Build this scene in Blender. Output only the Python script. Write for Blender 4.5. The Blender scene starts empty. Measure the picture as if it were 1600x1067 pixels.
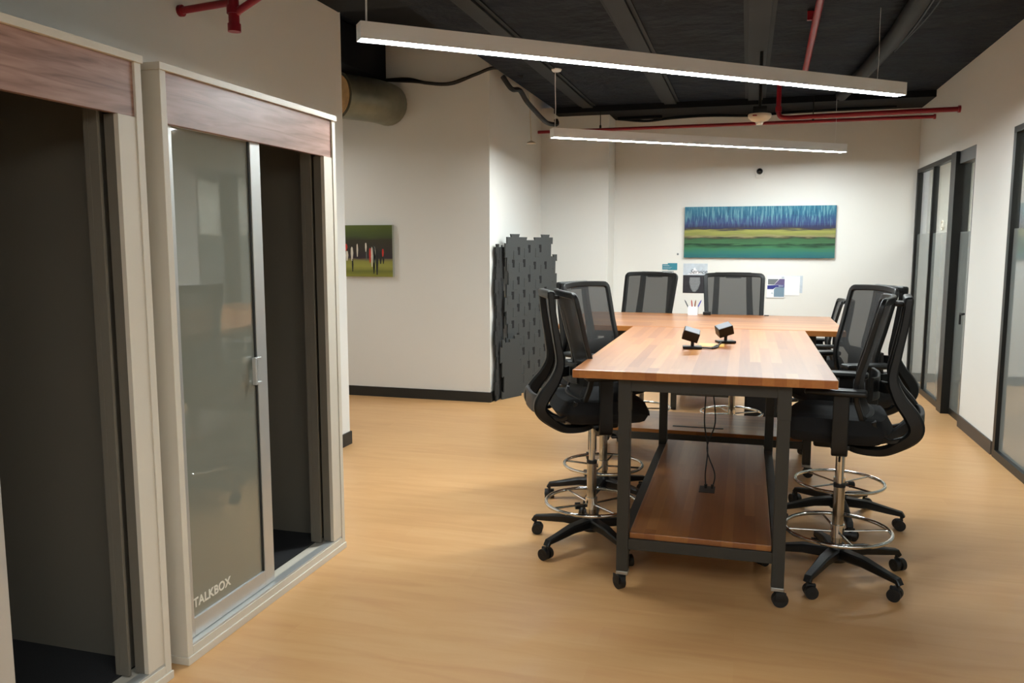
import bpy, bmesh, math, random
from mathutils import Vector, Matrix
random.seed(7)
S = bpy.context.scene
COL = S.collection
PI = math.pi

# ------------------------------------------------------------------ camera, world, exposure
cd = bpy.data.cameras.new('camera'); cam = bpy.data.objects.new('camera', cd); COL.objects.link(cam)
cd.sensor_width = 36; cd.lens = 1275 * 36 / 1600; cd.clip_start = 0.05
cam.location = (0, 0, 1.55)
cam.rotation_euler = (PI/2 - math.atan(152/1275), 0, math.atan(368/math.hypot(1275, 152)))
S.camera = cam
S.view_settings.view_transform = 'Standard'; S.view_settings.look = 'None'
S.view_settings.gamma = 1; S.view_settings.use_curve_mapping = False
S.view_settings.exposure = 3.4
W = bpy.data.worlds.new('world'); S.world = W; W.use_nodes = True
W.node_tree.nodes['Background'].inputs[0].default_value = (0.9, 0.92, 1, 1)
W.node_tree.nodes['Background'].inputs[1].default_value = 0.05
LAMP_POWER = 12.5      # emission of the pendant lenses in view
LAMP_ADDED_FRONT = 13.0      # unseen pendant added behind the camera to light the foreground

# ------------------------------------------------------------------ materials
def lin(c):
    c = c/255.0
    return c/12.92 if c <= 0.04045 else ((c+0.055)/1.055)**2.4
def rgb(r, g, b): return (lin(r), lin(g), lin(b), 1)
def newmat(name):
    m = bpy.data.materials.new(name); m.use_nodes = True
    return m, m.node_tree, m.node_tree.nodes['Principled BSDF']
def mat(name, col, rough=0.5, metal=0.0, spec=0.5, bump=0, bscale=200, var=0, vscale=5):
    m, nt, p = newmat(name)
    p.inputs['Base Color'].default_value = col
    p.inputs['Roughness'].default_value = rough; p.inputs['Metallic'].default_value = metal
    p.inputs['Specular IOR Level'].default_value = spec
    tc = nt.nodes.new('ShaderNodeTexCoord')
    if bump:
        n = nt.nodes.new('ShaderNodeTexNoise'); n.inputs['Scale'].default_value = bscale; n.inputs['Detail'].default_value = 3
        nt.links.new(tc.outputs['Object'], n.inputs['Vector'])
        b = nt.nodes.new('ShaderNodeBump'); b.inputs['Strength'].default_value = bump; b.inputs['Distance'].default_value = 0.005
        nt.links.new(n.outputs['Fac'], b.inputs['Height']); nt.links.new(b.outputs['Normal'], p.inputs['Normal'])
    if var:
        n = nt.nodes.new('ShaderNodeTexNoise'); n.inputs['Scale'].default_value = vscale; n.inputs['Detail'].default_value = 4
        nt.links.new(tc.outputs['Object'], n.inputs['Vector'])
        r = nt.nodes.new('ShaderNodeValToRGB')
        r.color_ramp.elements[0].position = .3; r.color_ramp.elements[1].position = .7
        r.color_ramp.elements[0].color = tuple(c*(1-var) for c in col[:3])+(1,)
        r.color_ramp.elements[1].color = tuple(min(1, c*(1+var)) for c in col[:3])+(1,)
        nt.links.new(n.outputs['Fac'], r.inputs['Fac']); nt.links.new(r.outputs['Color'], p.inputs['Base Color'])
    return m
def emit(name, col, s):
    m = bpy.data.materials.new(name); m.use_nodes = True; nt = m.node_tree; nt.nodes.clear()
    e = nt.nodes.new('ShaderNodeEmission'); o = nt.nodes.new('ShaderNodeOutputMaterial')
    e.inputs[0].default_value = col; e.inputs[1].default_value = s; nt.links.new(e.outputs[0], o.inputs[0])
    return m
def ramp(nt, stops, interp='LINEAR'):
    r = nt.nodes.new('ShaderNodeValToRGB'); cr = r.color_ramp; cr.interpolation = interp
    while len(cr.elements) > 1: cr.elements.remove(cr.elements[-1])
    cr.elements[0].position = stops[0][0]; cr.elements[0].color = stops[0][1]
    for p_, c in stops[1:]:
        e = cr.elements.new(p_); e.color = c
    return r
def math_node(nt, op, a, b=None):
    n = nt.nodes.new('ShaderNodeMath'); n.operation = op
    for i, v in enumerate((a, b)):
        if v is None: continue
        if isinstance(v, (int, float)): n.inputs[i].default_value = v
        else: nt.links.new(v, n.inputs[i])
    return n.outputs[0]

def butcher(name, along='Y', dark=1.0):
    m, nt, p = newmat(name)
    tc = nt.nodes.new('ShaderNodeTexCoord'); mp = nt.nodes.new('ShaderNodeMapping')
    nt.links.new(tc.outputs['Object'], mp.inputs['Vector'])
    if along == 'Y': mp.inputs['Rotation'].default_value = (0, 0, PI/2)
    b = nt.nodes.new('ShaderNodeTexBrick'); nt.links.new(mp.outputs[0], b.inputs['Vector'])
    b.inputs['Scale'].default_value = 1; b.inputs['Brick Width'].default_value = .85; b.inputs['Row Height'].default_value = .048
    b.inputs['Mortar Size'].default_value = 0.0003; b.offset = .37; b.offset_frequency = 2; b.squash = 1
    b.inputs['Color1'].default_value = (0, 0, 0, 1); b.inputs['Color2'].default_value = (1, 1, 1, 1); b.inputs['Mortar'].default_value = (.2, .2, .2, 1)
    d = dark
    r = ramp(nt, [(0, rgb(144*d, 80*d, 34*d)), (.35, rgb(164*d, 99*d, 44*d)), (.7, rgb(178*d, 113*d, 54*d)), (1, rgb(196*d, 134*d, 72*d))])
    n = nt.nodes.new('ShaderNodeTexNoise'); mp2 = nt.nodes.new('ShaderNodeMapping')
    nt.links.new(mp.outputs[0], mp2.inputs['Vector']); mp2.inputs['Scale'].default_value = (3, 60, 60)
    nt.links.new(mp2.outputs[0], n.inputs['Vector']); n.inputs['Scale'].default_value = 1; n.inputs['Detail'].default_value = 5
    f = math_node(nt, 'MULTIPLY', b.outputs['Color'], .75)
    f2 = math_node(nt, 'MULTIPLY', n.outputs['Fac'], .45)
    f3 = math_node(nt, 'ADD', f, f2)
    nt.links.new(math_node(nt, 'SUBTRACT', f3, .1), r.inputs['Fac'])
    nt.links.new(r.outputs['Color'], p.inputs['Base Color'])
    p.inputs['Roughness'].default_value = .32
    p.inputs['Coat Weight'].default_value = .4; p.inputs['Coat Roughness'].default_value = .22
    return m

def maple(name):
    m, nt, p = newmat(name)
    tc = nt.nodes.new('ShaderNodeTexCoord')
    b = nt.nodes.new('ShaderNodeTexBrick'); nt.links.new(tc.outputs['Object'], b.inputs['Vector'])
    b.inputs['Scale'].default_value = 1; b.inputs['Brick Width'].default_value = 1.2; b.inputs['Row Height'].default_value = .15
    b.inputs['Mortar Size'].default_value = 0; b.offset = .43
    b.inputs['Color1'].default_value = (0, 0, 0, 1); b.inputs['Color2'].default_value = (1, 1, 1, 1)
    mp = nt.nodes.new('ShaderNodeMapping'); nt.links.new(tc.outputs['Object'], mp.inputs['Vector']); mp.inputs['Scale'].default_value = (1.3, 9, 1)
    n = nt.nodes.new('ShaderNodeTexNoise'); nt.links.new(mp.outputs[0], n.inputs['Vector']); n.inputs['Scale'].default_value = 1.6; n.inputs['Detail'].default_value = 7; n.inputs['Distortion'].default_value = .8
    f = math_node(nt, 'ADD', math_node(nt, 'MULTIPLY', b.outputs['Color'], .16), math_node(nt, 'MULTIPLY', n.outputs['Fac'], .85))
    r = ramp(nt, [(.2, rgb(194, 144, 94)), (.5, rgb(204, 157, 105)), (.8, rgb(210, 167, 116))])
    nt.links.new(f, r.inputs['Fac']); nt.links.new(r.outputs['Color'], p.inputs['Base Color'])
    p.inputs['Roughness'].default_value = .36
    return m

def walnut(name):
    m, nt, p = newmat(name)
    tc = nt.nodes.new('ShaderNodeTexCoord'); mp = nt.nodes.new('ShaderNodeMapping')
    nt.links.new(tc.outputs['Object'], mp.inputs['Vector']); mp.inputs['Scale'].default_value = (1, 1.2, 14)
    n = nt.nodes.new('ShaderNodeTexNoise'); nt.links.new(mp.outputs[0], n.inputs['Vector']); n.inputs['Scale'].default_value = 2.2; n.inputs['Detail'].default_value = 6; n.inputs['Distortion'].default_value = 1.5
    r = ramp(nt, [(.25, rgb(112, 82, 70)), (.45, rgb(146, 112, 98)), (.6, rgb(160, 126, 112)), (.8, rgb(176, 142, 126))])
    nt.links.new(n.outputs['Fac'], r.inputs['Fac']); nt.links.new(r.outputs['Color'], p.inputs['Base Color'])
    p.inputs['Roughness'].default_value = .38
    return m

def glass(name, f0, body, trans, frost_z=None, frost_trans=.25, rough=.02):
    """thin pane: Schlick reflection over a see-through or frosted body"""
    m = bpy.data.materials.new(name); m.use_nodes = True; nt = m.node_tree; nt.nodes.clear()
    o = nt.nodes.new('ShaderNodeOutputMaterial')
    lw = nt.nodes.new('ShaderNodeLayerWeight'); lw.inputs['Blend'].default_value = .5
    f5 = math_node(nt, 'POWER', lw.outputs['Facing'], 5)
    fr = math_node(nt, 'ADD', math_node(nt, 'MULTIPLY', f5, 1-f0), f0)
    gl = nt.nodes.new('ShaderNodeBsdfGlossy'); gl.inputs['Roughness'].default_value = rough; gl.inputs['Color'].default_value = (1, 1, 1, 1)
    tr = nt.nodes.new('ShaderNodeBsdfTransparent'); tr.inputs[0].default_value = (.93, .96, .94, 1)
    df = nt.nodes.new('ShaderNodeBsdfDiffuse'); df.inputs[0].default_value = body
    tl = nt.nodes.new('ShaderNodeBsdfTranslucent'); tl.inputs[0].default_value = body
    dm = nt.nodes.new('ShaderNodeMixShader'); dm.inputs[0].default_value = .4
    nt.links.new(df.outputs[0], dm.inputs[1]); nt.links.new(tl.outputs[0], dm.inputs[2])
    bm_ = nt.nodes.new('ShaderNodeMixShader')
    if frost_z is None: bm_.inputs[0].default_value = trans
    else:
        tc = nt.nodes.new('ShaderNodeTexCoord'); sp = nt.nodes.new('ShaderNodeSeparateXYZ'); nt.links.new(tc.outputs['Object'], sp.inputs[0])
        above = math_node(nt, 'GREATER_THAN', sp.outputs['Z'], frost_z)
        nt.links.new(math_node(nt, 'ADD', math_node(nt, 'MULTIPLY', above, trans-frost_trans), frost_trans), bm_.inputs[0])
    nt.links.new(dm.outputs[0], bm_.inputs[1]); nt.links.new(tr.outputs[0], bm_.inputs[2])
    mx = nt.nodes.new('ShaderNodeMixShader'); nt.links.new(fr, mx.inputs[0])
    nt.links.new(bm_.outputs[0], mx.inputs[1]); nt.links.new(gl.outputs[0], mx.inputs[2]); nt.links.new(mx.outputs[0], o.inputs[0])
    return m

def netting(name, col, trans):
    m = bpy.data.materials.new(name); m.use_nodes = True; nt = m.node_tree; nt.nodes.clear()
    o = nt.nodes.new('ShaderNodeOutputMaterial'); tr = nt.nodes.new('ShaderNodeBsdfTransparent')
    p = nt.nodes.new('ShaderNodeBsdfPrincipled'); p.inputs['Base Color'].default_value = col; p.inputs['Roughness'].default_value = .8
    mx = nt.nodes.new('ShaderNodeMixShader'); mx.inputs[0].default_value = trans
    nt.links.new(p.outputs[0], mx.inputs[1]); nt.links.new(tr.outputs[0], mx.inputs[2]); nt.links.new(mx.outputs[0], o.inputs[0])
    return m

def teal_art():
    m, nt, p = newmat('teal_painting')
    tc = nt.nodes.new('ShaderNodeTexCoord'); sp = nt.nodes.new('ShaderNodeSeparateXYZ'); nt.links.new(tc.outputs['Generated'], sp.inputs[0])
    mp = nt.nodes.new('ShaderNodeMapping'); nt.links.new(tc.outputs['Object'], mp.inputs['Vector']); mp.inputs['Scale'].default_value = (46, 1, 4.5); mp.inputs['Rotation'].default_value = (0, .06, 0)
    n1 = nt.nodes.new('ShaderNodeTexNoise'); nt.links.new(mp.outputs[0], n1.inputs['Vector']); n1.inputs['Scale'].default_value = 1.3; n1.inputs['Detail'].default_value = 5; n1.inputs['Distortion'].default_value = .6
    mp2 = nt.nodes.new('ShaderNodeMapping'); nt.links.new(tc.outputs['Object'], mp2.inputs['Vector']); mp2.inputs['Scale'].default_value = (2.5, 1, 30)
    n2 = nt.nodes.new('ShaderNodeTexNoise'); nt.links.new(mp2.outputs[0], n2.inputs['Vector']); n2.inputs['Scale'].default_value = 1.5; n2.inputs['Detail'].default_value = 6
    z = math_node(nt, 'ADD', sp.outputs['Z'], math_node(nt, 'MULTIPLY', math_node(nt, 'SUBTRACT', n2.outputs['Fac'], .5), .16))
    r = ramp(nt, [(0, rgb(44, 100, 110)), (.1, rgb(52, 112, 104)), (.19, rgb(66, 118, 84)), (.255, rgb(36, 56, 44)), (.275, rgb(68, 110, 76)), (.36, rgb(62, 98, 68)),
                  (.39, rgb(60, 60, 50)), (.42, rgb(146, 138, 100)), (.45, rgb(128, 132, 76)), (.52, rgb(152, 154, 84)), (.56, rgb(66, 62, 66)), (.6, rgb(52, 56, 88)),
                  (.68, rgb(56, 70, 116)), (.76, rgb(52, 82, 122)), (.84, rgb(48, 100, 130)), (1, rgb(52, 116, 142))])
    nt.links.new(z, r.inputs['Fac'])
    up = ramp(nt, [(.58, (0, 0, 0, 1)), (.8, (1, 1, 1, 1))]); nt.links.new(sp.outputs['Z'], up.inputs['Fac'])
    st = ramp(nt, [(.5, (0, 0, 0, 1)), (.62, (1, 1, 1, 1))]); nt.links.new(n1.outputs['Fac'], st.inputs['Fac'])
    f = math_node(nt, 'MULTIPLY', math_node(nt, 'MULTIPLY', up.outputs['Color'], st.outputs['Color']), .75)
    mx = nt.nodes.new('ShaderNodeMix'); mx.data_type = 'RGBA'
    nt.links.new(f, mx.inputs[0]); nt.links.new(r.outputs['Color'], mx.inputs[6]); mx.inputs[7].default_value = rgb(112, 164, 174)
    dk = ramp(nt, [(.3, (1, 1, 1, 1)), (.42, (0, 0, 0, 1))]); nt.links.new(n1.outputs['Fac'], dk.inputs['Fac'])
    f2 = math_node(nt, 'MULTIPLY', math_node(nt, 'MULTIPLY', up.outputs['Color'], dk.outputs['Color']), .6)
    mx2 = nt.nodes.new('ShaderNodeMix'); mx2.data_type = 'RGBA'
    nt.links.new(f2, mx2.inputs[0]); nt.links.new(mx.outputs[2], mx2.inputs[6]); mx2.inputs[7].default_value = rgb(20, 50, 80)
    nt.links.new(mx2.outputs[2], p.inputs['Base Color']); p.inputs['Roughness'].default_value = .15
    return m
def green_art():
    m, nt, p = newmat('green_painting')
    tc = nt.nodes.new('ShaderNodeTexCoord'); sp = nt.nodes.new('ShaderNodeSeparateXYZ'); nt.links.new(tc.outputs['Generated'], sp.inputs[0])
    mp = nt.nodes.new('ShaderNodeMapping'); nt.links.new(tc.outputs['Object'], mp.inputs['Vector']); mp.inputs['Scale'].default_value = (3, 1, 22)
    n = nt.nodes.new('ShaderNodeTexNoise'); nt.links.new(mp.outputs[0], n.inputs['Vector']); n.inputs['Scale'].default_value = 1.5; n.inputs['Detail'].default_value = 3
    z = math_node(nt, 'ADD', sp.outputs['Z'], math_node(nt, 'MULTIPLY', math_node(nt, 'SUBTRACT', n.outputs['Fac'], .5), .07))
    r = ramp(nt, [(0, rgb(140, 140, 50)), (.1, rgb(108, 112, 44)), (.2, rgb(150, 150, 66)), (.3, rgb(138, 138, 62)), (.345, rgb(100, 88, 66)), (.36, rgb(42, 28, 40)),
                  (.5, rgb(44, 36, 28)), (.72, rgb(48, 44, 22)), (.78, rgb(60, 74, 26)), (1, rgb(78, 92, 18))])
    nt.links.new(z, r.inputs['Fac']); nt.links.new(r.outputs['Color'], p.inputs['Base Color']); p.inputs['Roughness'].default_value = .35
    return m
def ceiling_mat():
    m, nt, p = newmat('black_ceiling')
    tc = nt.nodes.new('ShaderNodeTexCoord')
    n = nt.nodes.new('ShaderNodeTexNoise'); nt.links.new(tc.outputs['Object'], n.inputs['Vector']); n.inputs['Scale'].default_value = 2.5; n.inputs['Detail'].default_value = 5
    r = ramp(nt, [(.3, rgb(4, 10, 20)), (.7, rgb(10, 20, 36))]); nt.links.new(n.outputs['Fac'], r.inputs['Fac']); nt.links.new(r.outputs['Color'], p.inputs['Base Color'])
    b = nt.nodes.new('ShaderNodeBump'); b.inputs['Strength'].default_value = .8; b.inputs['Distance'].default_value = .08
    nt.links.new(n.outputs['Fac'], b.inputs['Height']); nt.links.new(b.outputs['Normal'], p.inputs['Normal'])
    p.inputs['Roughness'].default_value = .7; p.inputs['Specular IOR Level'].default_value = .18
    return m

M = dict(
    wall=mat('wall_paint', rgb(222, 221, 216), .6, bump=.05, bscale=90),
    floor=maple('maple_floor'), ceil=ceiling_mat(),
    beam=mat('ceiling_rib', rgb(22, 26, 30), .6, spec=.3, var=.25, vscale=4),
    duct_black=mat('black_duct', rgb(8, 12, 18), .7, spec=.2, var=.2),
    base_black=mat('black_skirting', rgb(26, 27, 26), .5), base_brown=mat('brown_skirting', rgb(62, 54, 48), .5),
    frame=mat('window_frame_black', rgb(24, 25, 24), .4, metal=.3), header=mat('door_header_grey', rgb(96, 96, 96), .45, metal=.4),
    cream=mat('cream_laminate', rgb(206, 199, 184), .45, bump=.03, bscale=60), inside=mat('booth_lining', rgb(104, 99, 88), .8, bump=.1, bscale=300),
    walnut=walnut('walnut_laminate'), alu=mat('brushed_aluminium', rgb(196, 198, 196), .35, metal=.55, bump=.02, bscale=400),
    carpet=mat('black_carpet', rgb(26, 26, 28), .95, bump=.6, bscale=500),
    booth_glass=glass('booth_glass', .13, rgb(166, 168, 156), .2, rough=.025), pane=glass('office_glass', .06, rgb(150, 156, 154), .93, frost_z=1.66, frost_trans=.2),
    gasket=mat('rubber_gasket', rgb(30, 30, 28), .6),
    butA=butcher('butcher_block_lengthwise', 'Y'), butB=butcher('butcher_block_crosswise', 'X'), shelfA_shaded=butcher('shaded_shelf_block_lengthwise', 'Y', .86), shelfB_shaded=butcher('shaded_shelf_block_crosswise', 'X', .86),  # shelf copies: same wood, darkened for the shade under the tabletops
    steel=mat('charcoal_steel', rgb(52, 52, 48), .5, metal=.25, bump=.04, bscale=200),
    plastic=mat('black_plastic', rgb(14, 15, 15), .42, spec=.4, bump=.05, bscale=300), fabric=mat('black_fabric', rgb(14, 15, 17), .9, bump=.4, bscale=600),
    mesh=netting('black_netting', rgb(36, 36, 35), .15),
    chrome=mat('chrome', rgb(215, 215, 212), .1, metal=1), satin=mat('satin_steel', rgb(176, 172, 162), .22, metal=1),
    rubber=mat('black_rubber', rgb(14, 14, 14), .55), zinc=mat('zinc_plate', rgb(170, 170, 165), .3, metal=.9),
    white=mat('white_housing', rgb(238, 240, 242), .4), offwhite=mat('offwhite_plastic', rgb(214, 202, 182), .4),
    red=mat('red_pipe_paint', rgb(142, 18, 34), .35, var=.1), duct=mat('galvanised_duct', rgb(128, 128, 112), .4, metal=.5, var=.15, vscale=8),
    ductin=mat('duct_insulation', rgb(196, 156, 104), .8, var=.2, vscale=10),
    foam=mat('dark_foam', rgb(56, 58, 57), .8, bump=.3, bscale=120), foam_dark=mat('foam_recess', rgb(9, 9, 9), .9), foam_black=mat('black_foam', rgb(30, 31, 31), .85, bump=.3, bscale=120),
    lens=emit('lamp_lens', (.93, 1, 1, 1), LAMP_POWER), lens_added_front=emit('added_front_lamp_lens', (.95, 1, 1, 1), LAMP_ADDED_FRONT),
    lens_added_side=emit('added_passage_lamp_lens', (1, .99, .93, 1), 4.2), lens_added_office=emit('added_office_lamp_lens', (1, .99, .96, 1), 14), bulb=mat('clear_bulb', rgb(235, 235, 230), .1),
    teal=teal_art(), green=green_art(), canvas_edge=mat('canvas_edge', rgb(150, 152, 140), .5),
    paper=mat('white_paper', rgb(232, 233, 236), .5), navy=mat('navy_print', rgb(48, 54, 128), .4), bluegrey=mat('blue_grey_print', rgb(118, 142, 160), .4),
    tealprint=mat('teal_print', rgb(48, 128, 146), .4), greyprint=mat('grey_print', rgb(110, 116, 118), .5), dusk=mat('dusk_print', rgb(100, 90, 130), .4),
    poster_sky=mat('poster_sky', rgb(190, 200, 210), .35, var=.1, vscale=20), poster_dark=mat('poster_deep_water', rgb(40, 40, 46), .35, var=.25, vscale=20),
    ink=mat('dark_ink', rgb(36, 44, 58), .5), ink_pale=mat('pale_ink', rgb(160, 160, 164), .5),
    letter=mat('frosted_lettering', rgb(218, 216, 204), .5),
    pen_blue=mat('pen_blue', rgb(50, 60, 170), .4), pen_red=mat('pen_red', rgb(170, 60, 50), .4), pen_brown=mat('pen_brown', rgb(140, 84, 50), .4), pen_grey=mat('pen_grey', rgb(90, 94, 100), .4),
    brass=mat('tan_hole_rim', rgb(196, 150, 60), .35), screen=mat('pale_top_face', rgb(145, 147, 153), .25),
    fred=mat('paint_red', rgb(200, 50, 34), .5), fwhite=mat('paint_white', rgb(214, 206, 190), .5), fdark=mat('paint_dark', rgb(28, 32, 26), .5), fgrey=mat('paint_grey', rgb(90, 100, 96), .5),
)

# ------------------------------------------------------------------ mesh helpers
def B(): return bmesh.new()
def build(name, bm, m, parent=None, smooth=False, loc=None):
    me = bpy.data.meshes.new(name)
    bmesh.ops.recalc_face_normals(bm, faces=bm.faces)
    bm.to_mesh(me); bm.free()
    for x in (m if isinstance(m, (list, tuple)) else [m]): me.materials.append(x)
    if smooth:
        for p in me.polygons: p.use_smooth = True
        try: me.set_sharp_from_angle(angle=math.radians(40))
        except Exception: pass
    o = bpy.data.objects.new(name, me); COL.objects.link(o)
    if loc: o.location = loc
    if parent: o.parent = parent
    return o
def box(bm, x0, x1, y0, y1, z0, z1, bev=0, mi=0, mtx=None, seg=2):
    r = bmesh.ops.create_cube(bm, size=1)
    vs = r['verts']
    for v in vs:
        v.co = Vector(((x0+x1)/2 + v.co.x*(x1-x0), (y0+y1)/2 + v.co.y*(y1-y0), (z0+z1)/2 + v.co.z*(z1-z0)))
    fs = set(f for v in vs for f in v.link_faces)
    if bev:
        es = set(e for v in vs for e in v.link_edges)
        q = bmesh.ops.bevel(bm, geom=list(es), offset=bev, segments=seg, affect='EDGES', profile=.5)
        fs = set(q['faces']) | set(f for f in fs if f.is_valid)
        vs = list(set(v for f in fs for v in f.verts))
    for f in fs: f.material_index = mi
    if mtx: bmesh.ops.transform(bm, matrix=mtx, verts=vs)
    return vs
def cyl(bm, p0, p1, r0, r1=None, n=20, mi=0, caps=True):
    p0, p1 = Vector(p0), Vector(p1); r1 = r0 if r1 is None else r1
    d = (p1-p0); q = d.to_track_quat('Z', 'Y').to_matrix()
    rings = []
    for p, r in ((p0, r0), (p1, r1)):
        rings.append([bm.verts.new(p + q @ Vector((r*math.cos(2*PI*i/n), r*math.sin(2*PI*i/n), 0))) for i in range(n)])
    for i in range(n):
        f = bm.faces.new((rings[0][i], rings[0][(i+1) % n], rings[1][(i+1) % n], rings[1][i])); f.material_index = mi
    if caps:
        for rg in rings:
            f = bm.faces.new(rg); f.material_index = mi
def spline(pts, k=6, closed=False):
    P = [Vector(p) for p in pts]; n = len(P); out = []
    rng = range(n if closed else n-1)
    for i in rng:
        a = P[(i-1) % n] if (closed or i > 0) else P[0]*2-P[1]
        b = P[i]; c = P[(i+1) % n]
        d = P[(i+2) % n] if (closed or i+2 < n) else P[-1]*2-P[-2]
        for j in range(k):
            t = j/k
            out.append(.5*((2*b)+(-a+c)*t+(2*a-5*b+4*c-d)*t*t+(-a+3*b-3*c+d)*t**3))
    if not closed: out.append(P[-1])
    return out
def tube(bm, pts, r, n=10, closed=False, mi=0):
    P = [Vector(p) for p in pts]; rings = []; m = len(P)
    ref = None
    for i, p in enumerate(P):
        a = P[(i-1) % m] if (closed or i) else P[0]; b = P[(i+1) % m] if (closed or i < m-1) else P[-1]
        t = (b-a).normalized()
        if ref is None:
            ref = Vector((0, 0, 1)) if abs(t.z) < .9 else Vector((1, 0, 0))
        u = (ref - t*ref.dot(t)); u.normalize(); ref = u; v = t.cross(u)
        rr = r[i] if isinstance(r, (list, tuple)) else r
        rings.append([bm.verts.new(p + u*rr*math.cos(2*PI*j/n) + v*rr*math.sin(2*PI*j/n)) for j in range(n)])
    for i in range(m if closed else m-1):
        A, C = rings[i], rings[(i+1) % m]
        for j in range(n):
            f = bm.faces.new((A[j], A[(j+1) % n], C[(j+1) % n], C[j])); f.material_index = mi
    if not closed:
        bm.faces.new(rings[0]).material_index = mi; bm.faces.new(rings[-1]).material_index = mi
def ribbon(bm, pts, w, h, side, closed=False, mi=0):
    """rounded-rectangular bar along pts: w along 'side' (vector or list), h across"""
    P = [Vector(p) for p in pts]; m = len(P); rings = []
    for i, p in enumerate(P):
        a = P[(i-1) % m] if (closed or i) else P[0]; b = P[(i+1) % m] if (closed or i < m-1) else P[-1]
        t = (b-a).normalized(); s = Vector(side[i] if isinstance(side, list) else side)
        s = (s - t*s.dot(t)).normalized(); u = t.cross(s)
        ww = (w[i] if isinstance(w, list) else w)/2; hh = (h[i] if isinstance(h, list) else h)/2; c = .35*min(ww, hh)
        pr = [(ww, hh-c), (ww-c, hh), (-ww+c, hh), (-ww, hh-c), (-ww, -hh+c), (-ww+c, -hh), (ww-c, -hh), (ww, -hh+c)]
        rings.append([bm.verts.new(p + s*x + u*y) for x, y in pr])
    n = 8
    for i in range(m if closed else m-1):
        A, C = rings[i], rings[(i+1) % m]
        for j in range(n):
            f = bm.faces.new((A[j], A[(j+1) % n], C[(j+1) % n], C[j])); f.material_index = mi
    if not closed:
        bm.faces.new(rings[0]); bm.faces.new(rings[-1])
def torus(bm, c, R, r, n=48, k=10):
    tube(bm, [(c[0]+R*math.cos(2*PI*i/n), c[1]+R*math.sin(2*PI*i/n), c[2]) for i in range(n)], r, k, closed=True)
def lathe(bm, prof, c=(0, 0, 0), n=24, mi=0):
    rings = []
    for r, z in prof:
        rings.append([bm.verts.new((c[0]+max(r, .0002)*math.cos(2*PI*i/n), c[1]+max(r, .0002)*math.sin(2*PI*i/n), c[2]+z)) for i in range(n)])
    for a, b in zip(rings, rings[1:]):
        for i in range(n):
            f = bm.faces.new((a[i], a[(i+1) % n], b[(i+1) % n], b[i])); f.material_index = mi
    bm.faces.new(rings[0]).material_index = mi; bm.faces.new(rings[-1]).material_index = mi
def prism(bm, poly, mtx, h, mi=0):
    """extrude a 2D polygon (x,y) by h along local z, then transform"""
    a = [bm.verts.new(mtx @ Vector((x, y, 0))) for x, y in poly]; b = [bm.verts.new(mtx @ Vector((x, y, h))) for x, y in poly]
    n = len(poly)
    bm.faces.new(a).material_index = mi; bm.faces.new(b).material_index = mi
    for i in range(n): bm.faces.new((a[i], a[(i+1) % n], b[(i+1) % n], b[i])).material_index = mi
def tag(o, label, cat, group=None):
    o['label'] = label; o['category'] = cat
    if group: o['group'] = group
    return o
def thing(name, label, cat, loc=(0, 0, 0), rz=0, group=None):
    o = bpy.data.objects.new(name, None); COL.objects.link(o); o.empty_display_size = .1
    o.location = loc; o.rotation_euler = (0, 0, rz)
    return tag(o, label, cat, group)
def struct(name, bm, m, smooth=False):
    o = build(name, bm, m, smooth=smooth); o['kind'] = 'structure'; return o
def copy_tree(o, parent=None):
    c = o.copy(); COL.objects.link(c)
    if parent: c.parent = parent
    for ch in list(o.children): copy_tree(ch, c)
    return c
def text_mesh(name, body, size, m, parent=None, mtx=None, offset=0, shear=0, extrude=.0008, spacing=1):
    cu = bpy.data.curves.new(name, 'FONT'); cu.body = body; cu.size = size; cu.extrude = extrude; cu.offset = offset; cu.shear = shear
    cu.space_character = spacing
    t = bpy.data.objects.new(name+'_tmp', cu); COL.objects.link(t)
    bpy.context.view_layer.update()
    me = bpy.data.meshes.new_from_object(t.evaluated_get(bpy.context.evaluated_depsgraph_get()))
    bpy.data.objects.remove(t); me.name = name
    me.materials.clear(); me.materials.append(m)
    if mtx: me.transform(mtx)
    o = bpy.data.objects.new(name, me); COL.objects.link(o)
    if parent: o.parent = parent
    return o

# ------------------------------------------------------------------ room shell
XR, XL, XN, YF, YB, YC = 1.79, -2.94, -2.39, 7.56, 10.06, 9.6
b = B(); box(b, -6.2, 5.2, -4.2, 10.3, -.1, 0); struct('floor', b, M['floor'])
b = B(); box(b, -2.2, 5.2, -4.2, 10.3, 3.1, 3.3); box(b, -6.2, -2.2, -4.2, 10.3, 3.5, 3.7); box(b, -2.25, -2.2, -4.2, 10.3, 3.3, 3.7); struct('ceiling', b, M['ceil'])
b = B()
for y0, y1, z0, z1 in ((-4.2, 2.6, 0, 3.12), (2.6, 6.62, 2.37, 3.12), (6.62, 7.66, 0, 3.12), (7.66, 10.2, 2.37, 3.12)): box(b, XR, XR+.14, y0, y1, z0, z1)
struct('wall_right', b, M['wall'])
b = B(); box(b, -1.58, XR, YB, YB+.14, 0, 3.12); struct('wall_back', b, M['wall'])
b = B(); box(b, XN, -1.58, YC, YB+.14, 0, 3.14); struct('trim_1', b, M['wall']).name = 'wall_column'
b = B(); box(b, XN-.14, XN, YF, YB+.14, 0, 3.5); struct('wall_nook', b, M['wall'])
b = B(); box(b, -6.2, XN-.14, YF, YF+.14, 0, 3.5); box(b, XN-.14, XN-.0005, YF-.0005, YF+.1, 0, 3.5); struct('wall_far_left', b, M['wall'])
b = B(); box(b, XL-.14, XL, -4.2, 5.66, 0, 3.5); struct('wall_left', b, M['wall'])
b = B(); box(b, -6.2, -6.06, 5.66, YF, 0, 3.5); struct('wall_passage_end', b, M['wall'])
b = B(); box(b, -6.2, XL-.14, 5.52, 5.66, 0, 3.5); struct('wall_passage_near', b, M['wall'])
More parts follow.
